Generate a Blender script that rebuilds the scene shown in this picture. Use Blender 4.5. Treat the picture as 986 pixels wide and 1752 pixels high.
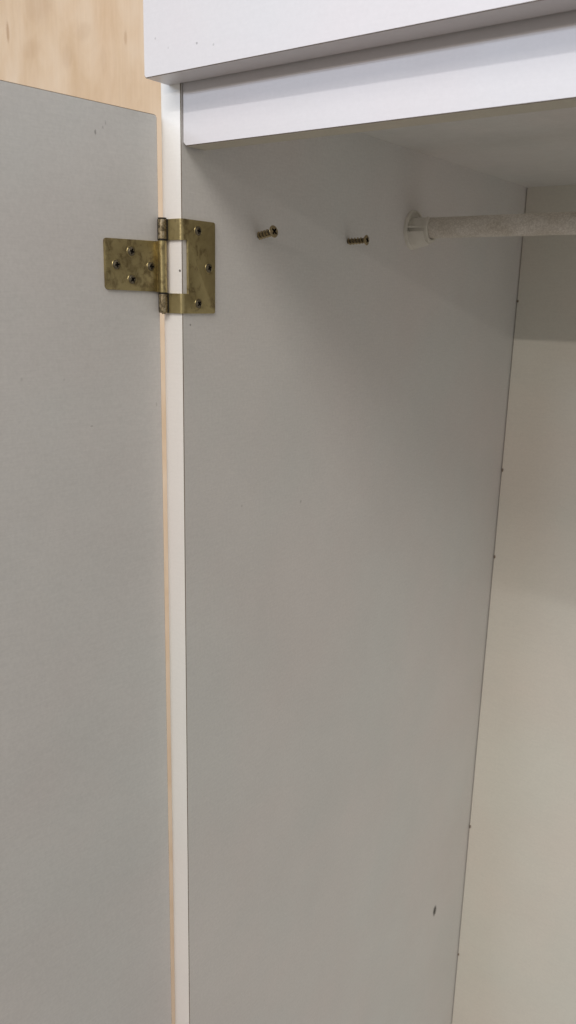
import bpy, bmesh, math, random
from mathutils import Vector, Matrix

random.seed(7)
S = bpy.context.scene
for o in list(bpy.data.objects): bpy.data.objects.remove(o)
COL = S.collection
MM = 0.001

# ------------------------------------------------------------------ camera
cam = bpy.data.cameras.new('camera'); cam_o = bpy.data.objects.new('camera', cam); COL.objects.link(cam_o)
cR = Vector((0.80054082, 0.59885477, 0.02252462)); cU = Vector((-0.16833998, 0.1886438, 0.96750978)); cF = cR.cross(cU) * -1
m = Matrix.Identity(4)
for i in range(3): m[i][0], m[i][1], m[i][2] = cR[i], cU[i], -cF[i]
m.translation = Vector((399.107, -414.081, -95.134)) * MM
cam_o.matrix_world = m
cam.sensor_fit = 'VERTICAL'; cam.sensor_height = 24.0; cam.sensor_width = 24.0
cam.lens = 1392.834 / 1752 * 24
cam.clip_start = 0.01; cam.clip_end = 50
cam.dof.use_dof = True; cam.dof.focus_distance = 0.60; cam.dof.aperture_fstop = 11.0
S.camera = cam_o

# ------------------------------------------------------------------ world and lamps (workshop ceiling tubes)
w = bpy.data.worlds.new('World'); S.world = w; w.use_nodes = True
bg = w.node_tree.nodes['Background']
bg.inputs['Color'].default_value = (1.0, 0.985, 0.955, 1); bg.inputs['Strength'].default_value = 0.37

def tube_lamp(name, x, y, z, length, width, power, col):
    l = bpy.data.lights.new(name, 'AREA'); l.shape = 'RECTANGLE'
    l.size = length; l.size_y = width; l.energy = power; l.color = col
    o = bpy.data.objects.new(name, l); COL.objects.link(o); o.location = (x, y, z)
    d = Vector((0, 0.3, -0.3)) - Vector((0, y, z))
    o.rotation_euler = d.to_track_quat('-Z', 'Y').to_euler()
    return o
COOL = (0.83, 0.96, 1.18); WARM = (1.06, 1.0, 0.92)
tube_lamp('ceiling_tube_near', -0.50, -2.10, 1.65, 1.8, 0.06, 22, (1.0, 1.0, 1.0))
tube_lamp('ceiling_fixture_near', 1.05, -1.90, 1.65, 1.8, 0.95, 28, WARM)
tube_lamp('ceiling_tube_far', -2.35, -6.05, 1.65, 3.9, 0.06, 78, COOL)
tube_lamp('ceiling_tube_middle', -2.35, -5.1, 1.65, 3.9, 0.06, 58, COOL)
tube_lamp('ceiling_tube_far_right', 1.25, -7.15, 1.65, 2.4, 0.05, 60, (1.12, 1.0, 0.9))

S.view_settings.view_transform = 'Standard'; S.view_settings.look = 'None'
S.view_settings.exposure = 0.0; S.view_settings.gamma = 1.0; S.view_settings.use_curve_mapping = False
S.render.engine = 'CYCLES'
S.render.resolution_x = 576; S.render.resolution_y = 1024
S.cycles.max_bounces = 7; S.cycles.diffuse_bounces = 6

# ------------------------------------------------------------------ materials
class NT:
    def __init__(s, name):
        s.m = bpy.data.materials.new(name); s.m.use_nodes = True
        s.t = s.m.node_tree; s.b = s.t.nodes['Principled BSDF']
        s.tc = s.t.nodes.new('ShaderNodeTexCoord')
    def n(s, ty, **k):
        o = s.t.nodes.new(ty)
        for a, v in k.items(): setattr(o, a, v)
        return o
    def l(s, a, b): s.t.links.new(a, b)
    def mapping(s, scale=(1,1,1), loc=(0,0,0)):
        mp = s.n('ShaderNodeMapping'); mp.inputs['Scale'].default_value = scale; mp.inputs['Location'].default_value = loc
        s.l(s.tc.outputs['Object'], mp.inputs['Vector']); return mp.outputs['Vector']
    def noise(s, vec, scale, detail=4, rough=0.55, dist=0.0):
        k = s.n('ShaderNodeTexNoise'); k.inputs['Scale'].default_value = scale; k.inputs['Detail'].default_value = detail
        k.inputs['Roughness'].default_value = rough; k.inputs['Distortion'].default_value = dist
        s.l(vec, k.inputs['Vector']); return k.outputs['Fac']
    def ramp(s, fac, *stops):
        r = s.n('ShaderNodeValToRGB'); e = r.color_ramp.elements
        while len(e) < len(stops): e.new(0.5)
        for i, (p, c) in enumerate(stops):
            e[i].position = p; e[i].color = (*c, 1) if len(c) == 3 else c
        s.l(fac, r.inputs['Fac']); return r.outputs['Color']
    def math(s, op, a, b=None, clamp=False):
        k = s.n('ShaderNodeMath', operation=op, use_clamp=clamp)
        for i, v in enumerate((a, b)):
            if v is None: continue
            if isinstance(v, (int, float)): k.inputs[i].default_value = v
            else: s.l(v, k.inputs[i])
        return k.outputs[0]
    def mix(s, fac, a, b, blend='MIX'):
        k = s.n('ShaderNodeMix', data_type='RGBA', blend_type=blend)
        for sock, v in ((k.inputs[0], fac), (k.inputs[6], a), (k.inputs[7], b)):
            if isinstance(v, (int, float)): sock.default_value = v
            elif isinstance(v, tuple): sock.default_value = (*v, 1)
            else: s.l(v, sock)
        return k.outputs[2]
    def spot(s, col, p, r, dark, amt=1.0):
        """a small mark (dent, scuff, hole) at p mm with half axes r mm"""
        mp = s.n('ShaderNodeMapping'); mp.vector_type = 'POINT'
        sc = [1.0 / (q * MM) for q in r]
        mp.inputs['Scale'].default_value = sc
        mp.inputs['Location'].default_value = [-p[i] * MM * sc[i] for i in range(3)]
        s.l(s.tc.outputs['Object'], mp.inputs['Vector'])
        ln = s.n('ShaderNodeVectorMath', operation='LENGTH'); s.l(mp.outputs['Vector'], ln.inputs[0])
        wob = s.math('MULTIPLY', s.wobble(), 0.9)
        f = s.math('SUBTRACT', 1.55, s.math('ADD', ln.outputs['Value'], wob))
        f = s.math('MULTIPLY', s.math('MULTIPLY', f, 2.0, True), amt)
        return s.mix(f, col, dark)
    def wobble(s):
        if not hasattr(s, '_w'): s._w = s.noise(s.tc.outputs['Object'], 900, 1)
        return s._w
    def bump(s, h, strength, dist=0.001):
        k = s.n('ShaderNodeBump'); k.inputs['Strength'].default_value = strength; k.inputs['Distance'].default_value = dist
        s.l(h, k.inputs['Height']); s.l(k.outputs['Normal'], s.b.inputs['Normal'])
    def fin(s, col=None, rough=0.5, metal=0.0, spec=0.5):
        if col is not None:
            if isinstance(col, tuple): s.b.inputs['Base Color'].default_value = (*col, 1)
            else: s.l(col, s.b.inputs['Base Color'])
        if isinstance(rough, (int, float)): s.b.inputs['Roughness'].default_value = rough
        else: s.l(rough, s.b.inputs['Roughness'])
        s.b.inputs['Metallic'].default_value = metal
        s.b.inputs['Specular IOR Level'].default_value = spec
        return s.m

def melamine(name, base, rough=0.42, marks=(), mott=0.06, fleck=0.07, bump=0.07):
    t = NT(name); v = t.mapping()
    d = tuple(c * (1 - mott) for c in base); u = tuple(min(1, c * (1 + mott)) for c in base)
    big = t.noise(v, 9, 4, 0.6)
    c = t.ramp(big, (0.30, d), (0.70, u))
    hue = t.noise(t.mapping(loc=(5.3, 2.1, 0.4)), 5.5, 3, 0.55)
    c = t.mix(0.5, c, t.mix(t.ramp(hue, (0.36, (0,) * 3), (0.64, (1,) * 3)), tuple(q * k for q, k in zip(base, (1.035, 0.985, 0.985))), tuple(q * k for q, k in zip(base, (0.965, 1.0, 1.005)))))
    lin = t.noise(t.mapping((70, 70, 900)), 1.0, 3, 0.6)          # faint horizontal print of the foil
    c = t.mix(fleck, c, t.ramp(lin, (0.3, (0.25,) * 3), (0.7, (1, 1, 1))), 'MULTIPLY')
    gr = t.noise(v, 420, 3, 0.7)
    c = t.mix(fleck * 1.3, c, t.ramp(gr, (0.35, (0.3,) * 3), (0.65, (1, 1, 1))), 'MULTIPLY')
    # sparse tiny specks of dirt
    vo = t.n('ShaderNodeTexVoronoi'); vo.inputs['Scale'].default_value = 16; t.l(v, vo.inputs['Vector'])
    sp = t.math('LESS_THAN', vo.outputs['Distance'], 0.010)
    c = t.mix(t.math('MULTIPLY', sp, 0.16), c, (0.12, 0.10, 0.08))
    for p, r, dk, amt in marks: c = t.spot(c, p, r, dk, amt)
    t.bump(t.math('ADD', gr, t.math('MULTIPLY', big, 1.5)), bump, 0.0006)
    rr = t.math('ADD', t.math('MULTIPLY', big, 0.14), rough - 0.07)
    return t.fin(c, rr)

DK = (0.05, 0.04, 0.03)
M_INNER = melamine('interior_melamine', (0.75, 0.735, 0.71), 0.45, marks=[
    ((0, 495, -921.5), (9, 5.2, 8.6), (0.035, 0.028, 0.022), 1.0),
    ((0, 7.5, -113.3), (3, 0.8, 0.8), DK, 0.5),
    ((0, 144.4, -264), (3, 1.0, 1.8), DK, 0.30), ((0, 64.6, -253), (3, 0.8, 1.2), DK, 0.25)])
M_DOOR = melamine('door_inner_melamine', (0.675, 0.665, 0.645), 0.45, marks=[
    ((-24.5, -50.7, 2.4), (6, 0.8, 1.7), DK, 0.5), ((-23.9, -45.0, 5.9), (6, 0.5, 1.0), DK, 0.3),
    ((-23.7, -42.9, 8.8), (6, 0.5, 1.6), DK, 0.25),
    ((-30.7, -109.8, -145.6), (9, 1.0, 1.4), DK, 0.13), ((-27.6, -80.3, -147.2), (9, 1.0, 0.9), DK, 0.12),
    ((-19.9, -7.3, -168.7), (9, 0.8, 1.6), DK, 0.2), ((-25.6, -61.3, -178.9), (9, 1.2, 0.7), DK, 0.3)])
M_WHITE = melamine('white_front_lacquer', (0.632, 0.603, 0.607), 0.36, mott=0.015, fleck=0.03, marks=[
    ((33.4, -20.6, 50.2), (0.8, 6, 0.8), DK, 0.5), ((46.7, -20.6, 47.6), (0.8, 6, 0.8), DK, 0.3),
    ((-0.9, -20.6, 57.8), (0.7, 6, 0.7), DK, 0.3), ((10.0, -20.6, 51.1), (0.7, 6, 0.7), DK, 0.2)])
M_EDGE = melamine('cream_edge_foil', (0.85, 0.82, 0.785), 0.4, mott=0.02, fleck=0.03, marks=[
    ((-2.2, 0, -77.6), (1.0, 4, 0.9), DK, 0.9)])
M_BACK = melamine('cream_back_board', (0.73, 0.70, 0.625), 0.5, mott=0.035, fleck=0.05)
M_SEAM = NT('brown_board_edge').fin((0.14, 0.105, 0.075), 0.75)
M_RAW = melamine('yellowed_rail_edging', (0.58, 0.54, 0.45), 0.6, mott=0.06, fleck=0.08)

def plywood():
    t = NT('pine_plywood')
    v = t.mapping((1.0, 1.0, 0.30))
    warp = t.noise(v, 6.5, 4, 0.55, 0.5)
    rings = t.math('SINE', t.math('MULTIPLY', warp, 30))
    rings = t.math('MULTIPLY', t.math('ADD', rings, 1.0), 0.5)
    fine = t.noise(t.mapping((1, 1, 0.05)), 260, 3, 0.6)
    blot = t.noise(t.mapping((1, 1, 0.55), (3.1, 0, 1.7)), 16, 4, 0.6, 0.3)
    c = t.ramp(blot, (0.25, (0.62, 0.445, 0.28)), (0.5, (0.69, 0.52, 0.355)), (0.78, (0.74, 0.59, 0.435)))
    c = t.mix(t.math('MULTIPLY', t.ramp(rings, (0.45, (0,) * 3), (1.0, (1,) * 3)), 0.10), c, (0.55, 0.355, 0.20))
    c = t.mix(0.09, c, t.ramp(fine, (0.3, (0.35, 0.25, 0.18)), (0.7, (1, 1, 1))), 'MULTIPLY')
    big = t.noise(t.mapping((1, 1, 0.45), (0.7, 0, 0.2)), 4.2, 2, 0.5)
    c = t.mix(t.ramp(big, (0.50, (0,) * 3), (0.72, (0.35,) * 3)), c, (0.60, 0.39, 0.23))
    for p, r, a in [((-1066, 640, 384), (4.5, 20, 20), 0.6), ((-966, 640, 418), (44, 20, 38), 0.22),
                    ((-743, 640, 326), (4, 20, 12), 0.35), ((-896, 640, 318), (16, 20, 22), 0.16),
                    ((-1000, 640, 345), (30, 20, 18), 0.12), ((-850, 640, 352), (22, 20, 16), 0.14), ((-800, 640, 300), (9, 20, 26), 0.12)]:
        c = t.spot(c, p, r, (0.36, 0.21, 0.11), a)
    t.bump(fine, 0.15, 0.0006)
    return t.fin(c, 0.62, spec=0.3)
M_PLY = plywood()

def brass(name='aged_brass', stain=0.55, lo=0.15, hi=0.21):
    t = NT(name); v = t.mapping()
    n1 = t.noise(v, 190, 5, 0.65, 0.6); n2 = t.noise(v, 620, 4, 0.7); n3 = t.noise(v, 55, 3, 0.5)
    c = t.ramp(n1, (0.30, (0.37, 0.30, 0.145)), (0.55, (0.42, 0.345, 0.17)), (0.75, (0.46, 0.385, 0.20)))
    st = t.math('MULTIPLY', n1, n3)
    c = t.mix(t.ramp(st, (lo, (stain,) * 3), (hi, (0,) * 3)), c, (0.13, 0.09, 0.045))
    c = t.mix(t.ramp(n2, (0.22, (0.5,) * 3), (0.29, (0,) * 3)), c, (0.10, 0.07, 0.04))
    r = t.math('ADD', t.math('MULTIPLY', n1, 0.26), 0.20)
    t.bump(n2, 0.12, 0.0004)
    return t.fin(c, r, 0.85)
M_BRASS = brass()
M_BRASS_STAINED = brass('stained_brass', 0.62, 0.17, 0.27)
def grime():
    t = NT('grimy_knuckle_brass'); v = t.mapping()
    n = t.noise(v, 380, 4, 0.6, 0.8)
    c = t.ramp(n, (0.34, (0.06, 0.045, 0.025)), (0.50, (0.32, 0.255, 0.15)), (0.68, (0.52, 0.45, 0.33)))
    return t.fin(c, 0.38, 0.7)
M_GRIME = grime()
def screwm():
    t = NT('dark_core_metal'); n = t.noise(t.mapping(), 700, 4, 0.6)
    c = t.ramp(n, (0.3, (0.06, 0.05, 0.035)), (0.65, (0.17, 0.145, 0.095)))
    return t.fin(c, 0.36, 0.85)
M_SCREW = screwm()
M_HEAD = NT('dark_tarnished_head').fin((0.17, 0.145, 0.10), 0.42, 0.8)
M_LOOSE = NT('bright_brass_screw').fin((0.38, 0.305, 0.18), 0.34, 0.85)
M_RECESS = NT('dark_recess').fin((0.012, 0.010, 0.008), 0.8, spec=0.1)  # near-black colour on the faces of the cross recesses
M_NAIL = NT('rusty_nail').fin((0.22, 0.17, 0.13), 0.6, 0.2)
def rodm():
    t = NT('dusty_rod_coating'); v = t.mapping()
    sp = t.noise(v, 700, 3, 0.7); bl = t.noise(t.mapping((0.5, 1, 1)), 70, 4, 0.6)
    c = t.ramp(bl, (0.3, (0.62, 0.57, 0.49)), (0.7, (0.80, 0.76, 0.70)))
    c = t.mix(0.30, c, t.ramp(sp, (0.44, (0.35, 0.30, 0.25)), (0.6, (1, 1, 1))), 'MULTIPLY')
    t.bump(sp, 0.15, 0.0005)
    return t.fin(c, 0.6)
M_ROD = rodm()
def plasticm():
    t = NT('ivory_plastic'); n = t.noise(t.mapping(), 80, 3)
    return t.fin(t.ramp(n, (0.3, (0.62, 0.59, 0.52)), (0.7, (0.70, 0.67, 0.60))), 0.35)
M_PLASTIC = plasticm()
def floorm():
    t = NT('floor_concrete'); n = t.noise(t.mapping(), 3, 6, 0.6)
    return t.fin(t.ramp(n, (0.3, (0.22, 0.19, 0.16)), (0.7, (0.30, 0.26, 0.215))), 0.7)
M_FLOOR = floorm()

# ------------------------------------------------------------------ mesh helpers (millimetres in, metres out)
def link(name, bm, mats, parent=None, smooth=False, world=None):
    me = bpy.data.meshes.new(name)
    bmesh.ops.recalc_face_normals(bm, faces=bm.faces)
    for v in bm.verts: v.co *= MM
    bm.to_mesh(me); bm.free()
    for mt in (mats if isinstance(mats, (list, tuple)) else [mats]): me.materials.append(mt)
    if smooth:
        me.polygons.foreach_set('use_smooth', [True] * len(me.polygons))
        me.set_sharp_from_angle(angle=math.radians(35))
    o = bpy.data.objects.new(name, me); COL.objects.link(o)
    if world is not None: o.matrix_world = world
    if parent is not None:
        o.parent = parent; o.matrix_parent_inverse = parent_inv(parent)
    return o
WORLDS = {}
def parent_inv(p):
    mt = Matrix.Identity(4); q = p
    while q is not None:
        mt = (q.matrix_parent_inverse @ q.matrix_basis if q.parent else q.matrix_basis) @ mt; q = q.parent
    return mt.inverted()
def empty(name, loc, label, cat, group=None):
    o = bpy.data.objects.new(name, None); COL.objects.link(o); o.location = Vector(loc) * MM
    o.empty_display_size = 0.05; o['label'] = label; o['category'] = cat
    if group: o['group'] = group
    return o

def box(x0, x1, y0, y1, z0, z1, bm=None):
    bm = bm or bmesh.new()
    vs = [bm.verts.new((x, y, z)) for x in (x0, x1) for y in (y0, y1) for z in (z0, z1)]
    for f in ((0,1,3,2), (4,6,7,5), (0,4,5,1), (2,3,7,6), (0,2,6,4), (1,5,7,3)): bm.faces.new([vs[i] for i in f])
    return bm
def edges_at(bm, **k):
    """edges whose both ends satisfy x/y/z = value"""
    ix = {'x': 0, 'y': 1, 'z': 2}
    return [e for e in bm.edges if all(abs(v.co[ix[a]] - val) < 1e-4 for v in e.verts for a, val in k.items())]
def bevel(bm, edges, w, seg=1, mat=-1):
    bmesh.ops.bevel(bm, geom=edges, offset=w, segments=seg, profile=0.5, affect='EDGES', material=mat, clamp_overlap=True)
def paint(bm, normal, idx, tol=0.9):
    bm.normal_update(); n = Vector(normal)
    for f in bm.faces:
        if f.normal.dot(n) > tol and f.material_index == 0: f.material_index = idx
def fix(bm): bmesh.ops.recalc_face_normals(bm, faces=bm.faces); return bm

def extrude_poly(pts, axis, a0, a1, bm=None):
    """closed 2-D outline (the two remaining axes, in order) extruded along axis"""
    bm = bm or bmesh.new()
    def P(p, a):
        l = [p[0], p[1]]; l.insert('xyz'.index(axis), a); return l
    A = [bm.verts.new(P(p, a0)) for p in pts]; B = [bm.verts.new(P(p, a1)) for p in pts]
    n = len(pts)
    for i in range(n): bm.faces.new((A[i], A[(i+1) % n], B[(i+1) % n], B[i]))
    bm.faces.new(A[::-1]); bm.faces.new(B)
    return bm
def sweep_profile(cl, th, z0, z1, bm=None):
    """a bent sheet: centre line in xy, thickness th, between z0 and z1"""
    L, R = [], []
    for i, p in enumerate(cl):
        a = Vector(cl[max(0, i-1)]); b = Vector(cl[min(len(cl)-1, i+1)])
        t = (b - a).normalized(); nn = Vector((-t.y, t.x)) * th / 2
        L.append(Vector(p) + nn); R.append(Vector(p) - nn)
    return extrude_poly([tuple(q) for q in L + R[::-1]], 'z', z0, z1, bm)
def cyl(c, r, z0, z1, n=24, bm=None, ch=0.25):
    """vertical cylinder with chamfered ends"""
    bm = bm or bmesh.new()
    prof = [(r - ch, z0), (r, z0 + ch), (r, z1 - ch), (r - ch, z1)]
    rings = [[bm.verts.new((c[0] + q * math.cos(2*math.pi*i/n), c[1] + q * math.sin(2*math.pi*i/n), z)) for i in range(n)] for q, z in prof]
    for a, b in zip(rings, rings[1:]):
        for i in range(n): bm.faces.new((a[i], a[(i+1) % n], b[(i+1) % n], b[i]))
    bm.faces.new(rings[0][::-1]); bm.faces.new(rings[-1])
    return bm
def lathe_x(prof, n=32, bm=None, c=(0, 0), a0=0.0, a1=2*math.pi, close=True):
    """profile of (x, radius) turned about an axis along x through y,z = c"""
    bm = bm or bmesh.new(); full = abs(a1 - a0 - 2*math.pi) < 1e-6
    k = n if full else n + 1
    rings = []
    for x, r in prof:
        if r < 1e-6 and full: rings.append([bm.verts.new((x, c[0], c[1]))])
        else: rings.append([bm.verts.new((x, c[0] + r * math.cos(a0 + (a1-a0)*i/n), c[1] + r * math.sin(a0 + (a1-a0)*i/n))) for i in range(k)])
    for A, B in zip(rings, rings[1:]):
        for i in range(n):
            j = (i + 1) % k
            if len(A) == 1 and len(B) == 1: continue
            if len(A) == 1: bm.faces.new((A[0], B[j], B[i]))
            elif len(B) == 1: bm.faces.new((A[i], A[j], B[0]))
            else: bm.faces.new((A[i], A[j], B[j], B[i]))
    return bm
def round_rect(a0, a1, b0, b1, radii, n=5):
    """rounded rectangle, radii for corners (a0b0, a1b0, a1b1, a0b1)"""
    pts = []
    for (ca, cb, sa, sb, st), r in zip(((a0, b0, 1, 1, 180), (a1, b0, -1, 1, 270), (a1, b1, -1, -1, 0), (a0, b1, 1, -1, 90)), radii):
        if r < 1e-6: pts.append((ca, cb)); continue
        for i in range(n + 1):
            an = math.radians(st + 90 * i / n)
            pts.append((ca + sa * r + r * math.cos(an), cb + sb * r + r * math.sin(an)))
    return pts

def plus_radius(th, L, wd):
    th = abs((th + math.pi/4) % (math.pi/2) - math.pi/4)
    return min(L / math.cos(th), wd / max(1e-6, math.sin(th)))
def screw_head(r, crown, cone, shank, L, wd, depth, n=48, turn=0.4):
    """countersunk cross-recess head looking along +x, top rim at x = 0; faces 1 = recess"""
    bm = bmesh.new()
    def ring(fr, x):
        return [bm.verts.new((x(i) if callable(x) else x, fr(2*math.pi*i/n) * math.cos(2*math.pi*i/n), fr(2*math.pi*i/n) * math.sin(2*math.pi*i/n))) for i in range(n)]
    cr = lambda a, k=1.0: plus_radius(a + turn, L, wd) * k
    R = [ring(lambda a: shank, -cone), ring(lambda a: r * 0.97, -0.35), ring(lambda a: r, -0.12), ring(lambda a: r * 0.96, crown * 0.25),
         ring(lambda a: max(r * 0.72, cr(a) * 1.04), crown * 0.75), ring(lambda a: cr(a), crown),
         ring(lambda a: cr(a, 0.86), crown - depth)]
    for q, (A, B) in enumerate(zip(R, R[1:])):
        for i in range(n):
            f = bm.faces.new((A[i], A[(i+1) % n], B[(i+1) % n], B[i]))
            if q == 5: f.material_index = 1
    f = bm.faces.new(R[-1]); f.material_index = 1
    bm.faces.new(R[0][::-1])
    return bm
def frame_to(axis, loc, roll=0.0):
    q = Vector((1, 0, 0)).rotation_difference(Vector(axis).normalized())
    return Matrix.Translation(Vector(loc) * MM) @ q.to_matrix().to_4x4() @ Matrix.Rotation(roll, 4, 'X')

# ------------------------------------------------------------------ setting
D = 593.6; ZS = 42.4; ZU = 36.9; TU = 20.6; WID = 900; FLOOR = -1900.0
b = box(-4500, 4500, -8500, 660, FLOOR - 20, FLOOR); fl = link('floor', b, M_FLOOR); fl['kind'] = 'structure'
b = box(-3500, 3500, 640, 660, FLOOR, 1300); wl = link('wall', b, M_PLY); wl['kind'] = 'structure'

# ------------------------------------------------------------------ wardrobe carcass
W = empty('wardrobe', (WID/2, 300, FLOOR), 'white laminated wardrobe with its tall left door standing open', 'wardrobe')

def side_panel(x0, x1, inner_x, outer_x):
    b = fix(box(x0, x1, 0, 612, FLOOR, 600))
    bevel(b, edges_at(b, x=outer_x, y=0), 7.5, 10)
    bevel(b, edges_at(b, x=inner_x, y=0), 0.42, 1, 1)
    fix(b); b.normal_update()
    for f in b.faces:
        if f.material_index == 0 and f.normal.y < -0.02: f.material_index = 2
    return link('side_panel', b, [M_INNER, M_SEAM, M_EDGE], W, True)
side_panel(-21.9, 0, 0, -21.9)
side_panel(WID, WID + 18, WID, WID + 18)

bp = link('back_panel', box(1.1, WID - 1.1, D, D + 4, FLOOR + 20, ZS + 15), M_BACK, W)
for (z, ry) in ((-90, 1.1), (-304, 1.7), (-423, 1.6), (-840, 1.8), (-1067, 1.3)):
    nb = bmesh.new(); bmesh.ops.create_icosphere(nb, subdivisions=2, radius=1.0)
    for v in nb.verts: v.co = Vector((1.9 + v.co.x * 1.2, D - 0.2 + v.co.y * 1.3, z + v.co.z * ry * 1.5))
    link('nail_head', nb, M_NAIL, bp, True)

link('shelf', box(0.05, WID - 0.05, 20.5, D - 0.1, ZS, ZS + 18), M_INNER, W)
link('bottom_panel', box(0.05, WID - 0.05, 3, D - 0.1, FLOOR + 60, FLOOR + 78), M_INNER, W)
link('plinth', box(0.05, WID - 0.05, 30, 46, FLOOR, FLOOR + 59.5), M_WHITE, W)
link('top_panel', box(0.05, WID - 0.05, 3, D + 15, 580, 598), M_INNER, W)

# front rail under the upper front: set back a little from the panel edge, lower left corner chipped off
ry0, ry1, rx0 = 1.8, 20.0, 0.55
pts = [(rx0 + 2.0, 0.0), (rx0, 1.9), (rx0, 60), (WID - 0.5, 60), (WID - 0.5, 0.0)]
b = extrude_poly(pts, 'y', ry0, ry1); fix(b)
bevel(b, [e for e in b.edges if all(abs(v.co.y - ry0) < 1e-4 for v in e.verts) and max(v.co.z for v in e.verts) < 30], 0.45, 1, 1)
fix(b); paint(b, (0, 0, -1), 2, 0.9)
for f in b.faces:
    if f.normal.z < -0.3 and f.normal.x < -0.3: f.material_index = 1
link('front_rail', b, [M_WHITE, M_SEAM, M_RAW], W)

# upper front, laid over the carcass
xu = -11.3; uy0, uy1 = -TU, -0.4
pts = [(xu + 1.3, ZU), (xu, ZU + 1.6), (xu, 590), (WID + 11, 590), (WID + 11, ZU)]
b = extrude_poly(pts, 'y', uy0, uy1); fix(b)
bevel(b, [e for e in b.edges if all(abs(v.co.y - uy0) < 1e-4 for v in e.verts)], 0.4, 1, 1)
fix(b); b.normal_update()
for f in b.faces:
    if f.material_index == 0 and f.normal.z < -0.5 and f.normal.x < -0.3: f.material_index = 1
ud = link('upper_front', b, [M_WHITE, M_SEAM], W)

# open door: local u runs out from the hinge edge, o is the distance off its inner face
dx, dy, ang, zd = -18.75, -2.657, 0.10489, 20.06
tu_ = Vector((-math.sin(ang), -math.cos(ang))); on_ = Vector((math.cos(ang), -math.sin(ang)))
def dp(u, o, z): return Vector((dx + tu_.x * u + on_.x * o, dy + tu_.y * u + on_.y * o, z))
pts = [(0.0, FLOOR + 12), (0.0, zd - 2.0), (0.6, zd - 0.6), (2.0, zd), (432, zd), (432, FLOOR + 12)]   # (u, z)
b = bmesh.new()
A = [b.verts.new(dp(u, 0, z)) for u, z in pts]; B = [b.verts.new(dp(u, -18, z)) for u, z in pts]
inner = b.faces.new(A); b.faces.new(B[::-1])
for i in range(len(pts)): b.faces.new((A[i], B[i], B[(i+1) % len(pts)], A[(i+1) % len(pts)]))
fix(b)
bevel(b, list(inner.edges), 0.5, 1, 1)
fix(b); b.normal_update()
for f in b.faces:
    if f.material_index == 0 and f.normal.dot(Vector((on_.x, on_.y, 0))) < 0.9: f.material_index = 2
link('door', b, [M_DOOR, M_SEAM, M_EDGE], W)

# ------------------------------------------------------------------ hinge
H = empty('hinge', (-14, -4, -75), 'aged brass wrap-around hinge joining the open door to the side panel', 'hinge')
PC = (-14.2, -4.0); PR = 2.9; TH = 1.6
zt, zb = -44.5, -105.6; c1, c2 = -57.9, -92.5
# frame leaf: plate on the inner face of the side panel with two straps round its front edge
ys = 3.0; ym = 4.2; ye = 31.5
out = [(ys, zb)] + [p for p in round_rect(ys, ye, zb, zt, (0, 1.6, 1.6, 0)) if p not in ((ys, zb), (ys, zt))] + [(ys, zt), (ys, c1), (ym, c1), (ym, c2), (ys, c2)]
b = extrude_poly(out, 'x', 0.02, TH); fix(b)
bevel(b, [e for e in b.edges if all(abs(v.co.x - TH) < 1e-4 for v in e.verts) and not all(v.co.y < ys + 0.01 for v in e.verts)], 0.32, 2)
fl_ = link('frame_leaf', b, M_BRASS, H, True)
def strap(z0, z1):
    cl = [(TH/2 + 0.01, ys + 0.0), (TH/2 + 0.01, 1.9)]
    rc = 2.1; cx, cy = TH/2 + 0.01 - rc, -TH/2 - 0.05 + rc
    for i in range(9):
        a = math.radians(-i * 90 / 8); cl.append((cx + rc * math.cos(a), cy + rc * math.sin(a)))
    cl += [(-6, -TH/2 - 0.05), (PC[0] + 1.0, -TH/2 - 0.15), (PC[0] - 0.4, -TH/2 - 0.5)]
    b = sweep_profile(cl, TH, z0, z1); fix(b)
    return link('strap', b, M_BRASS, fl_, True)
strap(c1, zt); strap(zb, c2)
link('knuckle', cyl(PC, PR, c1 + 0.5, zt - 0.1), M_GRIME, fl_, True)
link('knuckle', cyl(PC, PR, zb + 0.1, c2 - 0.5), M_GRIME, fl_, True)
# door leaf: plate on the door with the middle knuckle
zl0, zl1 = -91.6, -58.7
out = round_rect(3.5, 45.2, zl0, zl1, (0, 2.4, 2.0, 0))
b = bmesh.new()
A = [b.verts.new(dp(u, 0.03, z)) for u, z in out]; B = [b.verts.new(dp(u, TH, z - (0.012 * (u - 3.5) if z > -75 else -0.012 * (u - 3.5)) * 1.0)) for u, z in out]
for v, (u, z) in zip(A, out): v.co.z = z - (0.012 * (u - 3.5) if z > -75 else -0.012 * (u - 3.5))
b.faces.new(A); top = b.faces.new(B)
for i in range(len(out)): b.faces.new((A[i], B[i], B[(i+1) % len(out)], A[(i+1) % len(out)]))
fix(b)
bevel(b, [e for e in top.edges if not all(abs((v.co - dp(3.5, TH, v.co.z)).length) < 0.1 for v in e.verts)], 0.35, 2)
# bend up into the barrel
pcu = (Vector(PC) - Vector((dx, dy))).dot(tu_); pco = (Vector(PC) - Vector((dx, dy))).dot(on_)
cl = [(5.0, TH/2 + 0.015), (3.5, TH/2 + 0.05), (pcu + 0.4, TH/2 + 0.95)]
cl2 = [tuple(dp(u, o, 0).xy) for u, o in cl]
sweep_profile(cl2, TH * 0.96, zl0, zl1, b); fix(b)
dl = link('door_leaf', b, M_BRASS_STAINED, H, True)
# middle barrel, rolled from the door leaf: open roll with its lip against the leaf
b = cyl(PC, PR, c2 + 0.35, c1 - 0.35); link('knuckle', b, M_BRASS, dl, True)
link('hinge_pin', cyl(PC, 1.25, zb - 0.7, zt + 0.9, 14), M_GRIME, H, True)

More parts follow.
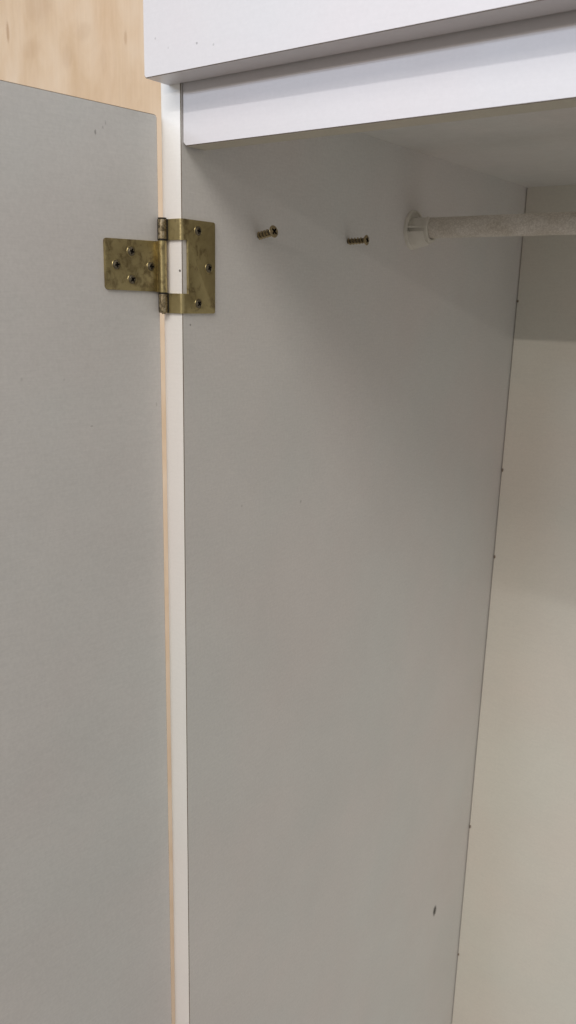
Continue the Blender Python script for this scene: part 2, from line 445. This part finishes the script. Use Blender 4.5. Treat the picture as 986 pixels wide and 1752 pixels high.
# black rings and lines stand in for gap shade and grime round the knuckles
M_SHADE_GRIME = NT('black_shade_grime').fin((0.016, 0.013, 0.010), 0.6, spec=0.3)
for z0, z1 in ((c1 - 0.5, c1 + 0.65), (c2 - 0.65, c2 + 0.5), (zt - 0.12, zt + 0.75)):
    link('shade_grime_ring', cyl(PC, PR + 0.06, z0, z1, 20, None, 0.1), M_SHADE_GRIME, H, True)
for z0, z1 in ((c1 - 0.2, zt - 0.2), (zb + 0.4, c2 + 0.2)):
    link('shade_grime_line', cyl((PC[0] + 2.62, PC[1] + 1.95), 0.55, z0, z1, 8, None, 0.1), M_SHADE_GRIME, H, True)
    link('shade_grime_line', cyl((PC[0] - 2.45, PC[1] - 1.55), 0.50, z0, z1, 8, None, 0.1), M_SHADE_GRIME, H, True)

# countersunk screws of the hinge: shared mesh
def hinge_screw(loc, axis, parent, r, roll):
    key = 'r%.1f' % r
    if key not in WORLDS:
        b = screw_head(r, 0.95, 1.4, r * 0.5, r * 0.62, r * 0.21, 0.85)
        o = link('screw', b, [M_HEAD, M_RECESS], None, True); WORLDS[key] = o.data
    else:
        o = bpy.data.objects.new('screw', WORLDS[key]); COL.objects.link(o)
    o.matrix_world = frame_to(axis, loc, roll)
    o.parent = parent; o.matrix_parent_inverse = parent_inv(parent)
    # dark countersink ring round the head
    bm = bmesh.new()
    n = 32; prof = [(r * 0.99, 0.02), (r * 1.04, 0.01), (r * 1.10, 0.30), (r * 1.17, 0.30), (r * 1.24, 0.01)]
    rings = [[bm.verts.new((x, q * math.cos(2*math.pi*i/n), q * math.sin(2*math.pi*i/n))) for i in range(n)] for q, x in prof]
    for a_, b_ in zip(rings, rings[1:]):
        for i in range(n): bm.faces.new((a_[i], a_[(i+1) % n], b_[(i+1) % n], b_[i]))
    g = link('countersink', bm, M_BRASS, None, True); g.matrix_world = frame_to(axis, loc, roll)
    g.parent = parent; g.matrix_parent_inverse = parent_inv(parent)
for (y, z, rl) in ((14.0, -51.3, 0.2), (24.7, -75.0, 0.9), (14.1, -99.0, -0.3)):
    hinge_screw((TH + 0.02, y, z), (1, 0, 0), fl_, 3.0, rl)
for (u, z, rl) in ((24.5, -66.5, 0.1), (36.5, -75.4, 0.6), (7.9 + 0.6, -75.3, 0.35), (24.4, -84.2, -0.5)):
    p = dp(u, TH + 0.02, z); hinge_screw(p, (on_.x, on_.y, 0), dl, 2.9, rl)

# ------------------------------------------------------------------ two screws left in the side panel
def loose_screw(base, head, r, label, turn):
    base = Vector(base); head = Vector(head); ax = (head - base); L = ax.length
    E_ = empty('screw', base, label, 'screw', 'screws left in the side panel')
    mw = frame_to(ax, head)
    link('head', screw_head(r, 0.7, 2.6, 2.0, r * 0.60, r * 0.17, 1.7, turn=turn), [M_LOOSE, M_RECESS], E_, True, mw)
    # threaded shank: one helical ridge round a core, ends inside the panel
    bm = bmesh.new(); n = 20; pitch = 3.0; x0 = -L - 3; x1 = -2.2; steps = int((x1 - x0) / pitch * n)
    rows = []
    sec = [(-0.34, 0.0), (-0.05, 1.15), (0.05, 1.15), (0.34, 0.0)]
    for i in range(steps + 1):
        a = 2 * math.pi * i / n; x = x0 + pitch * i / n
        k = min(1, (steps - i) / (n * 0.7))
        rows.append([bm.verts.new((x + s * pitch * 0.55, (1.75 + h * k) * math.cos(a), (1.75 + h * k) * math.sin(a))) for s, h in sec])
    for A, B in zip(rows, rows[1:]):
        for j in range(3): bm.faces.new((A[j], A[j+1], B[j+1], B[j]))
    nf = len(bm.faces); lathe_x([(x0, 1.85), (x1 + 0.3, 1.9)], 20, bm); bm.faces.ensure_lookup_table()
    for f in bm.faces[nf:]: f.material_index = 1  # thread grooves darkened by colour: core darker than the ridge
    link('thread', bm, [M_LOOSE, M_SCREW], E_, True, mw)
loose_screw((0, 81.5, -49.6), (15.5, 79.6, -47.0), 4.4, 'brass cross-head screw sticking out of the side panel nearer the hinge', 0.75)
loose_screw((0, 203.5, -45.4), (18.2, 204.2, -44.6), 4.2, 'brass cross-head screw sticking out of the side panel nearer the rod', 0.45)

# ------------------------------------------------------------------ clothes rod and its socket
RY, RZ = 317.0, -26.2
K = empty('rod_socket', (0, RY, RZ), 'ivory plastic rod socket fixed to the side panel', 'rod socket')
b = lathe_x([(0.02, 0.0), (0.02, 18.2), (1.6, 18.2), (2.8, 17.6), (3.3, 16.6), (3.0, 15.6), (2.2, 15.0), (2.2, 11.0), (2.2, 0.0)], 48, None, (RY, RZ - 1.4))
fg = link('flange', b, M_PLASTIC, K, True)
def arc_shell(name, prof, a0, a1, cz):
    b = lathe_x(prof + [prof[0]], 40, None, (RY, cz), math.radians(a0), math.radians(a1))
    bmesh.ops.remove_doubles(b, verts=b.verts, dist=0.001)
    bmesh.ops.holes_fill(b, edges=[e for e in b.edges if e.is_boundary], sides=0)
    return link(name, b, M_PLASTIC, K, True)
# cradle open at the top, with a beaded rim; its lower half swells down to the flange
arc_shell('cradle', [(2.0, 12.0), (18.0, 12.0), (18.4, 12.8), (20.6, 12.8), (21.0, 12.2), (21.0, 10.2), (20.4, 9.75), (2.0, 9.75)], 128, 412, RZ - 0.4)
arc_shell('skirt', [(2.1, 17.2), (6.0, 17.0), (11, 16.0), (15, 14.8), (18.2, 13.2), (18.2, 11.0), (2.1, 11.0)], 190, 350, RZ - 0.9)
for a in (178, 2):
    a = math.radians(a); rad = Vector((0, math.cos(a), math.sin(a))); tn = Vector((0, -math.sin(a), math.cos(a)))
    bm = bmesh.new(); P = [(2.1, 11.1), (18.6, 11.1), (18.6, 12.2), (10, 13.6), (2.1, 16.4)]
    off = Vector((0, RY, RZ))
    A = [bm.verts.new(Vector((x, 0, 0)) + rad * r + tn * 0.9 + off) for x, r in P]; B = [bm.verts.new(Vector((x, 0, 0)) + rad * r - tn * 0.9 + off) for x, r in P]
    bm.faces.new(A); bm.faces.new(B[::-1])
    for i in range(5): bm.faces.new((A[i], B[i], B[(i+1) % 5], A[(i+1) % 5]))
    link('rib', bm, M_PLASTIC, K)
b = lathe_x([(4, 0), (4, 9.1), (4.3, 9.4)] + [(x, 9.4) for x in range(40, WID - 10, 40)] + [(WID - 4, 9.4), (WID - 4, 0)], 48, None, (RY, RZ))
rod = link('clothes_rod', b, M_ROD, None, True)
rod['label'] = 'dusty off-white clothes rod running across the inside of the wardrobe'; rod['category'] = 'rod'
